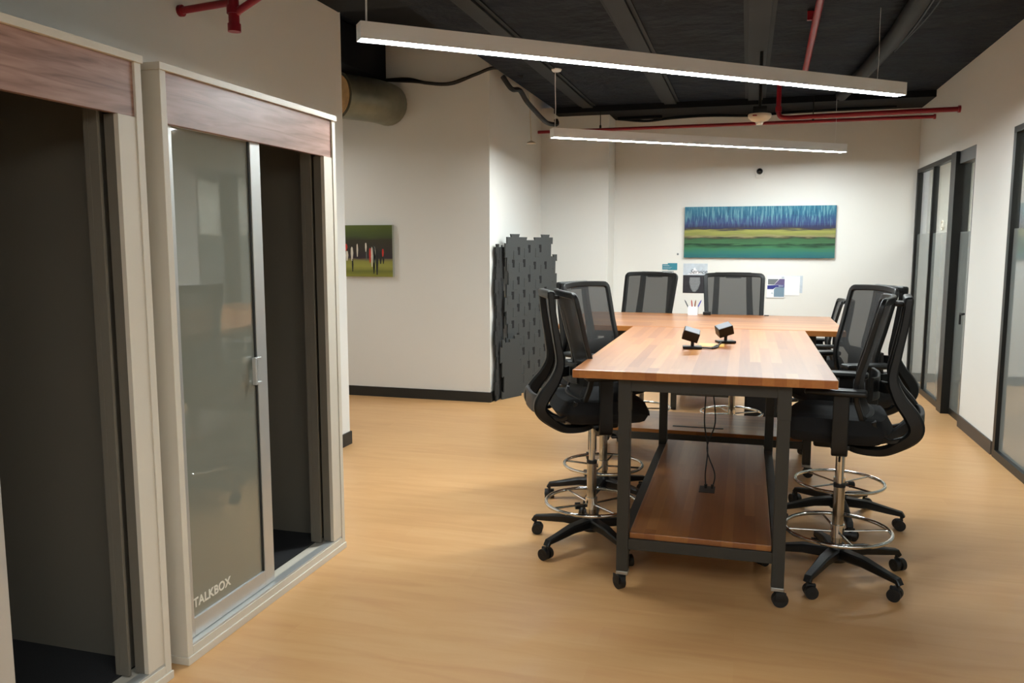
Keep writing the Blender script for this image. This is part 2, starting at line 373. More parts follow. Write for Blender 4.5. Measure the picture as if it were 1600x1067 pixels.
b = B(); box(b, XL, XR, -4.2, -4.06, 0, 3.5); struct('wall_front', b, M['wall'])
# office beyond the glass
b = B(); box(b, 4.6, 4.74, 2.4, 10.2, 0, 3.1); box(b, XR+.14, 4.6, 10.06, 10.2, 0, 3.1); box(b, XR+.14, 4.6, 2.3, 2.44, 0, 3.1); box(b, XR+.14, 4.6, 7.0, 7.1, 0, 3.1); struct('wall_office', b, M['wall'])
# skirting
b = B(); box(b, -6.06, XN+.012, YF-.012, YF, 0, .1); struct('baseboard_far_left', b, M['base_black'])
b = B(); box(b, XN, XN+.012, YF, YC, 0, .1); struct('baseboard_nook', b, M['base_black'])
b = B(); box(b, XL, XL+.012, -4.06, 5.66, 0, .1); box(b, XL-.14, XL+.012, 5.66, 5.672, 0, .1); struct('baseboard_left', b, M['base_black'])
b = B(); box(b, XN+.012, -1.568, YC-.012, YC, 0, .1); box(b, -1.58, -1.568, YC, YB, 0, .1); box(b, -1.568, XR, YB-.012, YB, 0, .1); struct('baseboard_back', b, M['base_brown'])
b = B(); box(b, XR-.012, XR, 6.66, 7.66, 0, .1); box(b, XR-.012, XR, -4.06, 2.6, 0, .1); struct('baseboard_right', b, M['base_brown'])

# glazed openings of the right wall
def opening(name, y0, y1, posts, z1=2.37):
    b = B()
    box(b, XR-.012, XR+.045, y0, y1, z1-.045, z1, .002); box(b, XR-.012, XR+.045, y0, y1, 0, .06, .002)
    for a, c, pro in posts: box(b, XR-.012-pro, XR+(.1 if pro else .045), a, c, .06 if not pro else 0, z1-.045 if not pro else z1, .002)
    o = struct(name, b, M['frame']); return o
w1 = opening('window_1', 8.38, 10.055, [(10.0, 10.055, 0), (9.2, 9.24, 0), (8.2, 8.38, .02)])
b = B(); box(b, XR+.015, XR+.025, 8.38, 9.2, .06, 2.325); p = build('pane', b, M['pane'], w1)
b = B(); box(b, XR+.015, XR+.025, 9.24, 10.0, .06, 2.325); build('pane', b, M['pane'], w1)
b = B(); torus(b, (0, 0, 0), .045, .006, 20, 6); prism(b, [(-.02, -.06), (.02, -.06), (.01, .0), (.025, .06), (-.01, .08), (-.02, .02)], Matrix.Identity(4), .004)
bmesh.ops.transform(b, matrix=Matrix.Translation((XR+.01, 8.78, 1.73)) @ Matrix.Rotation(PI/2, 4, 'Y'), verts=b.verts); build('etched_emblem', b, M['letter'], w1)
b = B(); box(b, XR+.0, XR+.1, 7.66, 8.2, 2.26, 2.37, .002); box(b, XR, XR+.1, 7.66, 7.69, 0, 2.26, .002)
d1 = struct('door_1', b, M['header'])
b = B(); box(b, XR+.04, XR+.052, 7.69, 8.2, .02, 2.26); build('pane', b, M['pane'], d1)
b = B(); box(b, XR+.035, XR+.06, 7.69, 8.2, 0, .06, .002); build('door_rail', b, M['frame'], d1)
b = B(); cyl(b, (XR+.0, 7.84, .86), (XR+.0, 7.84, .955), .009, n=10); cyl(b, (XR+.0, 7.84, .95), (XR+.042, 7.84, .95), .008, n=10); box(b, XR-.009, XR+.009, 7.76, 7.85, .945, .96, .003); build('door_handle', b, M['rubber'], d1)
w2 = opening('window_2', 2.6, 6.62, [(6.56, 6.62, 0), (4.6, 4.66, 0), (2.6, 2.66, 0)])
for a, c in ((4.66, 6.56), (2.66, 4.6)):
    b = B(); box(b, XR+.015, XR+.025, a, c, .06, 2.325); build('pane', b, M['pane'], w2)

# ------------------------------------------------------------------ ceiling services
b = B(); box(b, -2.18, XR, 9.35, YB, 3.035, 3.1); struct('trim_1', b, M['duct_black'])
def rib(xc, w, label):
    b = B(); box(b, xc-w/2, xc+w/2, -3.9, 9.3, 3.07, 3.1, .004); box(b, xc-w/2-.03, xc+w/2+.03, -3.9, 9.3, 3.09, 3.1)
    tag(build('ceiling_rib', b, M['beam']), label, 'ceiling rib')
rib(-1.78, .12, 'grey ceiling rib nearest the left side, crossing above the left end of the front pendant')
rib(-.86, .13, 'grey ceiling rib left of the middle, between the leftmost rib and the smoke alarm rib')
rib(.03, .15, 'grey ceiling rib directly above the hanging smoke alarm')
b = B()
pts = spline([(.95, 3, 3.035), (.96, 5, 3.035), (.97, 6.6, 3.03), (.93, 7.8, 3.035), (.86, 9.0, 3.035)], 8)
tube(b, pts, .06, 12); tag(build('flexible_duct', b, M['beam'], smooth=True), 'grey flexible duct running along the black ceiling toward the right wall', 'duct')
b = B(); tube(b, spline([(1.03, 5.2, 3.03), (1.05, 6.4, 3.02), (1.02, 7.4, 3.04), (.98, 8.2, 3.04)], 6), .005, 6); tube(b, spline([(1.06, 5.0, 3.04), (1.09, 6.0, 3.03), (1.06, 7.2, 3.05)], 6), .004, 6)
tag(build('ceiling_cable', b, M['plastic']), 'thin cables tied along the grey flexible duct on the ceiling', 'cable')
b = B(); box(b, -5.2, -3.44, 6.6, YF-.005, 3.12, 3.48, .01); tag(build('air_duct', b, M['duct_black']), 'black rectangular duct high above the picture of the sports field', 'duct')
b = B(); box(b, -3.3, -2.55, 5.72, 7.2, 3.44, 3.495, .01); tag(build('air_duct', b, M['duct_black']), 'flat black duct just above the left end of the front pendant', 'duct')
b = B(); box(b, -3.0+.065, -2.3, 4.95, 5.62, 3.23, 3.49, .01); tag(build('air_duct', b, M['duct_black']), 'black boxed duct at the top edge of the wall above the right booth', 'duct')
# round duct with open mouth
t = thing('round_duct', 'round galvanised duct elbow with open tan-lined mouth by the left wall end', 'duct', (-3.42, 7.3, 2.9))
b = B(); path = spline([(-.22, -.36, 0), (-.16, -.24, 0), (-.08, -.12, 0), (-.02, .0, 0), (.0, .12, 0), (.0, .24, 0)], 5)
tube(b, path, .2, 28); tube(b, [path[0]+(path[0]-path[1])*.1, path[0]+(path[1]-path[0])*.6], .207, 28)
build('duct_body', b, M['duct'], t, True)
b = B(); d = (path[0]-path[1]).normalized(); cyl(b, path[0]+d*.012, path[0]+d*.018, .185, n=28); build('duct_lining', b, M['ductin'], t)
# dark cables over the far left wall
b = B(); tube(b, spline([(-3.435, 7.53, 3.135), (-3.2, 7.52, 3.13), (-3.0, 7.5, 3.08), (-2.75, 7.5, 3.06), (-2.5, 7.49, 3.13), (-2.3, 7.5, 3.18), (-2.05, 7.52, 3.09)], 8), .016, 8)
tube(b, spline([(-3.43, 7.52, 3.13), (-3.15, 7.5, 3.1), (-2.8, 7.48, 3.06), (-2.6, 7.48, 3.1)], 8), .012, 8)
tag(build('hanging_cable', b, M['rubber'], smooth=True), 'sagging black cable bundle strung along the top of the far left wall', 'cable')
b = B(); tube(b, spline([(-2.3, 7.7, 3.14), (-2.24, 7.8, 3.04), (-2.2, 7.95, 3.05), (-2.17, 8.1, 2.97), (-2.13, 8.3, 2.9), (-2.1, 8.45, 2.85), (-2.07, 8.6, 2.82), (-2.0, 8.7, 2.82), (-2.01, 8.72, 2.87)], 8), .024, 8)
tag(build('hanging_cable', b, M['rubber'], smooth=True), 'black flexible conduit drooping in a hook above the foam mats corner', 'cable')
b = B(); tube(b, [(-2.22, 8.4, 3.1), (-2.2, 8.4, 2.6)], .005, 6); lathe(b, [(.01, .02), (.045, .0), (.05, -.01), (.0, -.015)], (-2.2, 8.4, 2.6), 16)
tag(build('sprinkler_drop', b, M['offwhite'], smooth=True), 'small pale sensor hanging on a thin rod in the mat corner', 'sensor')
# red pipes
def pipe(pts, r): b = B(); tube(b, pts, r, 14); return b
b = pipe([(-1.95 - .43, 9.4, 2.84), (XR, 9.33, 2.835)], .018); cyl(b, (XR-.02, 9.33, 2.835), (XR, 9.33, 2.835), .026, n=14)
tag(build('sprinkler_pipe', b, M['red'], smooth=True), 'long red sprinkler pipe crossing the whole back wall', 'pipe')
b = pipe(spline([(.24, 8.3, 3.1), (.24, 8.3, 2.9), (.245, 8.3, 2.77), (.3, 8.3, 2.735), (.45, 8.3, 2.735)], 5) + [Vector((XR, 8.3, 2.75))], .022); cyl(b, (XR-.02, 8.3, 2.75), (XR, 8.3, 2.75), .032, n=14); cyl(b, (.24, 8.3, 2.79), (.24, 8.3, 2.84), .029, n=14)
tag(build('sprinkler_pipe', b, M['red'], smooth=True), 'red sprinkler pipe dropping from the ceiling and elbowing to the right wall', 'pipe')
b = pipe([(.425, 7.75, 3.0), (.36, 4.6, 3.04), (.33, 3.0, 3.04)], .024)
for y in (3.4, 6.0): box(b, .335, .41, y, y+.03, 3.04, 3.098)
tag(build('sprinkler_pipe', b, M['red'], smooth=True), 'red pipe running toward the viewer under the black ceiling', 'pipe')
b = B(); tube(b, [(XL, 3.85, 2.78), (-2.62, 3.85, 2.80)], .019, 14); cyl(b, (XL, 3.85, 2.78), (XL+.02, 3.85, 2.78), .03, n=14); cyl(b, (-2.61, 3.85, 2.66), (-2.61, 3.85, 2.95), .028, n=14); cyl(b, (-2.61, 3.85, 2.65), (-2.61, 3.85, 2.69), .034, n=14)
cyl(b, (-2.61, 3.85, 2.74), (-2.61, 3.85, 2.78), .036, n=14); tube(b, [(-2.61, 3.85, 2.74), (-2.2, 3.82, 2.915), (-1.9, 3.8, 3.04)], .019, 14)
tag(build('sprinkler_pipe', b, M['red'], smooth=True), 'red pipe tee sticking out of the wall above the right booth', 'pipe')
# thin hanger rods at the back
for x, y, z, lab in ((-1.65, 9.4, 2.86, 'thin dark hanger rod behind the left end of the rear pendant'), (.62, 9.34, 2.85, 'thin dark hanger rod holding the red pipe near its elbow')):
    b = B(); cyl(b, (x, y, z), (x, y, 3.1 if y < 9.35 else 3.035), .005, n=8); cyl(b, (x, y, z-.01), (x, y, z+.03), .012, n=8); tag(build('hanger_rod', b, M['plastic']), lab, 'hanger rod')
b = B(); tube(b, spline([(-1.5, 9.9, 3.02), (-1.2, 9.9, 2.99), (-.9, 9.9, 3.01), (-.5, 9.9, 3.02), (0, 9.88, 3.0), (.4, 9.85, 3.01), (1.0, 9.85, 3.02), (1.5, 9.85, 3.03)], 8), .014, 8)
box(b, -.02-1.5, -1.0, 9.8, 9.86, 3.0, 3.035, .01)
tag(build('hanging_cable', b, M['duct_black'], smooth=True), 'dark cable bundle drooping along the top of the back wall', 'cable')

# smoke alarm / strobe on a stalk
t = thing('smoke_alarm', 'cream dome alarm hanging on a black stalk under the ceiling', 'alarm', (.06, 7.0, 2.58))
b = B(); cyl(b, (0, 0, .06), (0, 0, .49), .013, n=12); box(b, -.055, .055, -.05, .05, .005, .062, .003); build('stalk', b, M['plastic'], t, True)
b = B(); lathe(b, [(.088, .005), (.092, -.005), (.086, -.025), (.066, -.045), (.04, -.054), (.0, -.056)]); build('dome', b, M['offwhite'], t, True)
b = B(); lathe(b, [(.028, -.05), (.032, -.062), (.024, -.078), (.0, -.08)], n=16); build('lamp', b, M['bulb'], t, True)
b = B(); box(b, -.055, -.02, -.0865, -.08, -.02, -.01); build('red_print', b, M['red'], t)
# security camera
t = thing('security_camera', 'small dark dome camera in a white mount high on the back wall', 'camera', (.108, YB, 2.387))
b = B(); cyl(b, (0, 0, 0), (0, -.03, 0), .06, .055, n=24); box(b, -.045, .045, -.02, 0, -.08, -.02, .01); build('mount', b, M['wall'], t, True)
b = B(); bmesh.ops.create_uvsphere(b, u_segments=20, v_segments=12, radius=.036, matrix=Matrix.Translation((0, -.035, 0))); build('dome', b, mat('smoked_dome', rgb(28, 28, 28), .08), t, True)

# pendant lamps
def pendant(x0, y0, x1, y1, z, label, lens, cables=None, canopy=False, group=None, ztop=3.1):
    L = math.hypot(x1-x0, y1-y0); t = thing('pendant_light', label, 'lamp', (x0, y0, z), math.atan2(y1-y0, x1-x0), group)
    w = .044; h = .082
    b = B(); box(b, 0, L, -w, -w+.004, .0, h); box(b, 0, L, w-.004, w, 0, h); box(b, 0, L, -w+.004, w-.004, h-.004, h); box(b, 0, .004, -w+.004, w-.004, 0, h-.004); box(b, L-.004, L, -w+.004, w-.004, 0, h-.004)
    box(b, .004, L-.004, -w+.004, w-.004, .022, .026)
    build('housing', b, M['white'], t)
    b = B(); box(b, .004, L-.004, -w+.0045, w-.0045, .002, .021); build('lens', b, lens, t)
    for cx, dx, r in (cables or [(.05, 0, .004), (L-.05, 0, .0015)]):
        b = B(); tube(b, spline([(cx, 0, h), (cx+dx*.2+.005, 0, h+(ztop-z-h)*.35), (cx+dx*.3, 0, h+(ztop-z-h)*.7), (cx+dx, 0, ztop-z)], 5), r, 8)
        build('cable', b, M['white'], t, True)
    if canopy:
        b = B()
        for cx, dx, r in (cables or [(.05, 0, .004)])[:1]: lathe(b, [(.0, 0), (.05, 0), (.058, -.006), (.05, -.022), (.012, -.026), (.0, -.027)], (cx+dx, 0, ztop-z), 24)
        build('canopy', b, M['white'], t, True)
    return t
pendant(-1.875, 3.80, .97, 6.21, 2.55, 'longer-looking front linear pendant lamp hanging nearest the viewer', M['lens'], cables=[(.04, -.02, .005), (3.5, 0, .0015)])
pendant(-1.72, 7.30, .935, 9.30, 2.5, 'rear linear pendant lamp hung from a round white canopy', M['lens'], cables=[(.03, 0, .004), (3.2, 0, .0015)], canopy=True)
pendant(-1.0, -1.2, 1.5, .9, 2.6, 'unseen linear pendant lamp added behind the viewer near the booths', M['lens_added_front'])  # out of view, added to lift the front floor and booths
pendant(2.6, 4.2, 4.2, 5.5, 2.6, 'unseen linear pendant lamp added inside the glazed office nearest the viewer', M['lens_added_office'])  # unseen lamp added to brighten the room behind the near glass
pendant(2.6, 8.2, 4.2, 9.3, 2.6, 'unseen linear pendant lamp added inside the far glazed office', M['lens_added_office'])  # unseen lamp added to brighten what shows through the door panes

pendant(-5.4, 5.95, -4.2, 6.9, 2.6, 'unseen linear pendant lamp added in the side passage behind the booth wall', M['lens_added_side'])  # hidden lamp added to light the far left wall

# ------------------------------------------------------------------ phone booths
def booth(y0, label):
    """front face on X = -1.94, standing against the left wall"""
    t = thing('phone_booth', label, 'phone booth', (-1.94, y0, 0)); Wd = 1.235; D = .93; H = 2.165
    for a, nm in ((0, 'side_panel'), (Wd-.03, 'side_panel')):
        b = B(); box(b, -D, 0, a, a+.03, .03, H-.025, .0015); build(nm, b, M['cream'], t)
    b = B(); box(b, -D, .006, -.006, Wd+.006, H-.025, H, .0015); build('top_cap', b, M['cream'], t)
    b = B(); box(b, -D, 0, .0305, Wd-.0305, .03, .06, .001); box(b, -D, .006, -.004, Wd+.004, 0, .03, .002); build('base_plinth', b, M['cream'], t)
    b = B(); box(b, -.045, -.004, .031, Wd-.031, .06, .068, .001); build('threshold', b, M['alu'], t)
    b = B(); box(b, -D, -D+.02, .0305, Wd-.0305, .062, H-.026); build('back_panel', b, M['inside'], t)
    b = B(); box(b, -D+.02, -.12, .0305, .035, .062, H-.03); box(b, -D+.02, -.12, Wd-.035, Wd-.0305, .062, H-.03); box(b, -D+.02, -.12, .035, Wd-.035, H-.04, H-.03); build('lining', b, M['inside'], t)
    b = B(); box(b, -D+.02, -.10, .036, Wd-.036, .0605, .07); build('carpet', b, M['carpet'], t)
    b = B(); box(b, -.03, -.008, .0305, Wd-.0305, 1.965, H-.0255, .001); build('header_board', b, M['walnut'], t)
    b = B(); box(b, -.022, -.004, Wd-.11, Wd-.0305, .069, 1.9645, .001); build('jamb', b, M['cream'], t)
    b = B(); box(b, -.115, -.095, Wd-.14, Wd-.0305, .069, H-.045, .001); box(b, -.095, -.06, Wd-.14, Wd-.128, .069, H-.045, .001); box(b, -.06, -.022, Wd-.1095, Wd-.1, .069, 1.9645); build('inner_jamb', b, M['inside'], t)
    b = B(); box(b, -.095, -.035, .0305, Wd-.145, 1.985, 2.0); build('door_track', b, M['gasket'], t)
    # sliding door
    d = B(); x0, x1 = -.055, -.03; a0, a1, z0, z1 = .034, .63, .07, 1.98
    box(d, x0, x1, a0, a0+.05, z0, z1, .0015); box(d, x0, x1, a1-.07, a1, z0, z1, .0015); box(d, x0, x1, a0+.05, a1-.07, z0, z0+.07, .0015); box(d, x0, x1, a0+.05, a1-.07, z1-.015, z1, .0015)
    dr = build('sliding_door', d, M['alu'], t)
    b = B(); box(b, -.046, -.04, a0+.05, a1-.07, z0+.07, z1-.015); build('glass', b, M['booth_glass'], dr)
    b = B(); box(b, -.05, -.034, a1-.078, a1-.07, z0+.07, z1-.015); build('gasket', b, M['gasket'], dr)
    b = B(); ya, yb = a1-.112, a1-.068
    box(b, -.03, -.012, ya, ya+.012, .965, 1.08, .002); box(b, -.03, -.012, ya+.012, yb, .965, .977, .002); box(b, -.03, -.012, ya+.012, yb, 1.068, 1.08, .002); build('handle', b, M['alu'], dr)
    mt = Matrix.Translation((-.0395, a0+.058, z0+.105)) @ Matrix.Rotation(PI/2, 4, 'Z') @ Matrix.Rotation(PI/2, 4, 'X')
    text_mesh('lettering', 'TALKBOX', .05, M['letter'], dr, mt, offset=.0012, spacing=1.05)
    return t
booth(2.42, 'cream phone booth with walnut header, complete at the middle left')
booth(1.095, 'cream phone booth with walnut header cut by the left picture edge')

# ------------------------------------------------------------------ drafting stools
Zs = 0
def back_pt(x, z):
    prof = [(.74, .135), (.80, .115), (.86, .095), (.93, .085), (1.0, .1), (1.1, .13), (1.2, .155), (1.31, .185)]
    u = prof[-1][1]
    for (a, ua), (c, uc) in zip(prof, prof[1:]):
        if z <= c:
            s = max(0, (z-a)/(c-a)); u = ua+(uc-ua)*s; break
    return Vector((x, -u + .045*(x/.235)**2 - .0, z))
def make_stool(name='drafting_stool', drop=0.0, ring=True):
    t = thing(name, 'x', 'chair')
    U = -drop   # lowers everything carried by the gas lift
    # base
    b = B(); lathe(b, [(.0, .075), (.045, .075), (.055, .09), (.05, .13), (.036, .15), (.034, .16), (.0, .16)], n=24)
    for k in range(5):
        a = 2*PI*k/5 + PI/2; c, s = math.cos(a), math.sin(a)
        P = [Vector((c*r, s*r, z)) for r, z in ((.03, .115), (.15, .115), (.26, .098), (.322, .09), (.334, .072))]
        ribbon(b, P, [.062, .052, .04, .036, .034], [.05, .042, .032, .026, .02], (-s, c, 0))
    build('base', b, M['plastic'], t, True)
    for k in range(5):
        a = 2*PI*k/5 + PI/2; c, s = math.cos(a)*.325, math.sin(a)*.325; th = a + .9 + k*1.3
        b = B(); cyl(b, (c, s, .045), (c, s, .085), .008, n=10)
        q = Matrix.Translation((c+.012*math.cos(th), s+.012*math.sin(th), .029)) @ Matrix.Rotation(th, 4, 'Z')
        vs0 = len(b.verts)
        bb = B(); cyl(bb, (0, -.028, 0), (0, -.006, 0), .029, n=20); cyl(bb, (0, .006, 0), (0, .028, 0), .029, n=20); cyl(bb, (0, -.03, 0), (0, .03, 0), .01, n=10)
        box(bb, -.02, .022, -.008, .008, -.004, .034, .004)
        bmesh.ops.transform(bb, matrix=q, verts=bb.verts); me = bpy.data.meshes.new('m'); bb.to_mesh(me); bb.free(); b.from_mesh(me); bpy.data.meshes.remove(me)
        build('caster', b, M['rubber'], t, True)
    # column and foot ring
    b = B(); cyl(b, (0, 0, .14), (0, 0, .43+U*.4), .025, n=20); build('lower_column', b, M['satin'], t, True)
    b = B(); cyl(b, (0, 0, .43+U*.4), (0, 0, .445+U*.4), .027, n=20); build('column_collar', b, M['rubber'], t, True)
    b = B(); cyl(b, (0, 0, .445+U*.4), (0, 0, .64+U), .0165, n=16); build('upper_column', b, M['chrome'], t, True)
    if ring:
        b = B(); torus(b, (0, 0, .225), .235, .0095, 56, 10)
        for k in range(4):
            a = PI/2*k+.35; cyl(b, (.028*math.cos(a), .028*math.sin(a), .215), (.232*math.cos(a), .232*math.sin(a), .223), .0055, n=8)
        cyl(b, (0, 0, .19), (0, 0, .25), .031, n=24); r = build('foot_ring', b, M['chrome'], t, True)
        b = B(); cyl(b, (.0, -.03, .205), (0, -.065, .205), .009, n=10); cyl(b, (0, -.06, .205), (0, -.085, .205), .018, n=10); build('clamp_knob', b, M['rubber'], r, True)
    # mechanism under the seat
    b = B(); box(b, -.075, .075, -.13, .12, .625, .675, .012); box(b, -.2, .2, -.04, .04, .65, .672, .006)
    tube(b, spline([(.07, .03, .645), (.13, .04, .635), (.2, .05, .628), (.24, .05, .625)], 4), .006, 8); box(b, .215, .26, .035, .065, .618, .632, .005)
    tube(b, spline([(-.07, .0, .645), (-.15, .0, .62), (-.2, -.0, .6)], 4), .005, 8)
    bmesh.ops.translate(b, verts=b.verts, vec=(0, 0, U)); build('tilt_mechanism', b, M['plastic'], t, True)
    # seat cushion
    b = B(); nx, ny = 16, 16; top = []; bot = []
    def se(u, v, lift):
        x = .245*u*(1-.06*abs(v)**3); y = .03 + .235*v*(1-.05*abs(u)**3)
        e = max(abs(u), abs(v))
        return x, y
    for j in range(ny+1):
        rt, rb = [], []
        for i in range(nx+1):
            u = -1+2*i/nx; v = -1+2*j/ny
            # square to rounded square
            uu = u*math.sqrt(1-.28*v*v); vv = v*math.sqrt(1-.28*u*u); uu /= .93; vv /= .93
            edge = 1-max(abs(u), abs(v)); rnd = min(1, edge/.25); zt = .728+.064*math.sqrt(max(0, 1-(1-rnd)**2)) - (.02*max(0, v-.4)**2/.36) + .008*(abs(u)**2)
            rt.append(b.verts.new((.235*uu, .03+.225*vv, zt)))
            rb_ = min(1, edge/.55); zb = .728-.062*math.sqrt(max(0, 1-(1-rb_)**2)); rb.append(b.verts.new((.235*uu*.995, .03+.225*vv*.995, zb-.002)))
        top.append(rt); bot.append(rb)
    for j in range(ny):
        for i in range(nx):
            b.faces.new((top[j][i], top[j][i+1], top[j+1][i+1], top[j+1][i])); b.faces.new((bot[j][i], bot[j+1][i], bot[j+1][i+1], bot[j][i+1]))
    per = [(0, i) for i in range(nx)] + [(j, nx) for j in range(ny)] + [(ny, nx-i) for i in range(nx)] + [(ny-j, 0) for j in range(ny)]
    for k in range(len(per)):
        (j0, i0), (j1, i1) = per[k], per[(k+1) % len(per)]; b.faces.new((top[j0][i0], top[j1][i1], bot[j1][i1], bot[j0][i0]))
    bmesh.ops.translate(b, verts=b.verts, vec=(0, 0, U)); build('seat', b, M['fabric'], t, True)
    # arms
    for sx in (-1, 1):
        b = B(); P = [(sx*.2, .0, .645), (sx*.262, .0, .648), (sx*.28, .0, .67), (sx*.28, .0, .76), (sx*.275, .0, .905)]
        ribbon(b, spline(P, 4), .066, .022, (0, 1, 0)); bmesh.ops.translate(b, verts=b.verts, vec=(0, 0, U)); a = build('armrest', b, M['plastic'], t, True)
        b = B(); box(b, sx*.265-.042, sx*.265+.042, -.1, .15, .905, .932, .011, seg=3); bmesh.ops.translate(b, verts=b.verts, vec=(0, 0, U)); build('arm_pad', b, M['plastic'], a, True)
    # backrest frame, netting, lumbar
    P = []
    zt, zb, xt, xb, R = 1.305, .785, .222, .202, .024
    def corner(cx, cz, a0, a1):
        for k in range(5):
            a = a0+(a1-a0)*k/4; P.append((cx+R*math.cos(a), cz+R*math.sin(a)))
    corner(xt-R, zt-R, 0, PI/2)
    for k in range(1, 8): P.append((xt-R-(2*(xt-R))*k/8, zt+.006*math.sin(PI*k/8)))
    corner(-xt+R, zt-R, PI/2, PI)
    for k in range(1, 10): P.append((-xt+(xt-xb)*k/10, zt-R-(zt-zb-2*R)*k/10))
    corner(-xb+R, zb+R, PI, 1.5*PI)
    for k in range(1, 8): P.append((-xb+R+(2*(xb-R))*k/8, zb))
    corner(xb-R, zb+R, 1.5*PI, 2*PI)
    for k in range(1, 10): P.append((xb+(xt-xb)*k/10, zb+R+(zt-zb-2*R)*k/10))
    Q = [back_pt(x, z) for x, z in P]; Q2 = [q for i, q in enumerate(Q) if (q-Q[i-1]).length > .002]
    b = B(); ribbon(b, Q2, .022, .032, (0, 1, .1), closed=True); bmesh.ops.translate(b, verts=b.verts, vec=(0, 0, U)); build('backrest_frame', b, M['plastic'], t, True)
    b = B(); G = []
    for j in range(15):
        z = zb+.005+(zt-zb-.01)*j/14; hw = xb+(xt-xb)*j/14-.006; G.append([b.verts.new(back_pt(hw*(-1+2*i/10), z)+Vector((0, .004, 0))) for i in range(11)])
    for j in range(14):
        for i in range(10): b.faces.new((G[j][i], G[j][i+1], G[j+1][i+1], G[j+1][i]))
    bmesh.ops.translate(b, verts=b.verts, vec=(0, 0, U)); build('backrest_mesh', b, M['mesh'], t, True)
    b = B(); ribbon(b, spline([(-.17, -.115, .925), (-.08, -.14, .92), (.08, -.14, .92), (.17, -.115, .925)], 5), .1, .014, (0, 0, 1))
    for sx in (-1, 1): ribbon(b, spline([(sx*.1, -.15, .93), (sx*.13, -.18, .93), (sx*.14, -.215, .94)], 4), .05, .016, (0, 0, 1))
    bmesh.ops.translate(b, verts=b.verts, vec=(0, 0, U)); build('lumbar_support', b, M['plastic'], t, True)
    # rear frame: two uprights swelling into a loop that runs under the seat
    b = B()
    for sx in (-1, 1):
        P = [(sx*.125, -.245, 1.31), (sx*.128, -.232, 1.2), (sx*.133, -.21, 1.07), (sx*.138, -.197, .97), (sx*.146, -.225, .89), (sx*.155, -.275, .82), (sx*.158, -.298, .77), (sx*.155, -.285, .725), (sx*.14, -.225, .675), (sx*.12, -.165, .643), (sx*.1, -.08, .638), (sx*.07, -.02, .65)]
        Ps = spline(P, 5); n = len(Ps)
        ws = [.042+.014*min(1, i/(n*.5)) for i in range(n)]; hs = [.032+.034*math.exp(-((i/n-.5)/.22)**2) for i in range(n)]
        ribbon(b, Ps, ws, hs, (1, 0, 0))
    box(b, -.145, .145, -.262, -.225, 1.285, 1.325, .01, seg=3)            # top bar
    box(b, -.06, .06, -.235, -.185, 1.28, 1.3, .005)
    ribbon(b, spline([(-.155, -.305, .775), (-.08, -.322, .775), (.08, -.322, .775), (.155, -.305, .775)], 4), .09, .02, (0, 0, 1))
    for sx in (-1, 1):      # struts tying the foot of the back to the loop
        ribbon(b, spline([(sx*.2, -.13, .79), (sx*.19, -.15, .735), (sx*.16, -.2, .7), (sx*.15, -.27, .72)], 5), .03, .02, (1, 0, 0))
    bmesh.ops.translate(b, verts=b.verts, vec=(0, 0, U)); build('back_support', b, M['plastic'], t, True)
    return t
proto = make_stool()
low = make_stool('task_chair', .27, False)
def face(dx, dy): return math.atan2(dy, dx) - PI/2
def place(o, x, y, dx, dy, label, group=None):
    o.location = (x, y, 0); o.rotation_euler = (0, 0, face(dx, dy)); o['label'] = label
    if group: o['group'] = group
G1 = 'black mesh drafting stools around the tables'
place(proto, .448, 3.97, -.99, .14, 'nearest drafting stool on the right of the table, seen edge-on', G1)
for x, y, dx, dy, lab in (
    (.54, 4.80, -.93, -.38, 'second drafting stool on the right, behind the nearest one'),
    (-.735, 4.06, .92, .4, 'nearest drafting stool on the left of the table, partly hiding another'),
    (-.80, 4.80, .9, -.42, 'drafting stool on the left turned to the viewer, behind the nearest left one'),
    (-.80, 6.62, -.36, -.93, 'drafting stool beyond the far table, left of the pen cup'),
    (-.08, 6.60, .1, -.99, 'drafting stool beyond the far table, right of the pen cup')):
    c = copy_tree(proto); place(c, x, y, dx, dy, lab, G1)
place(low, .68, 7.95, -.995, .03, 'low black office chair beyond the right end of the far table')

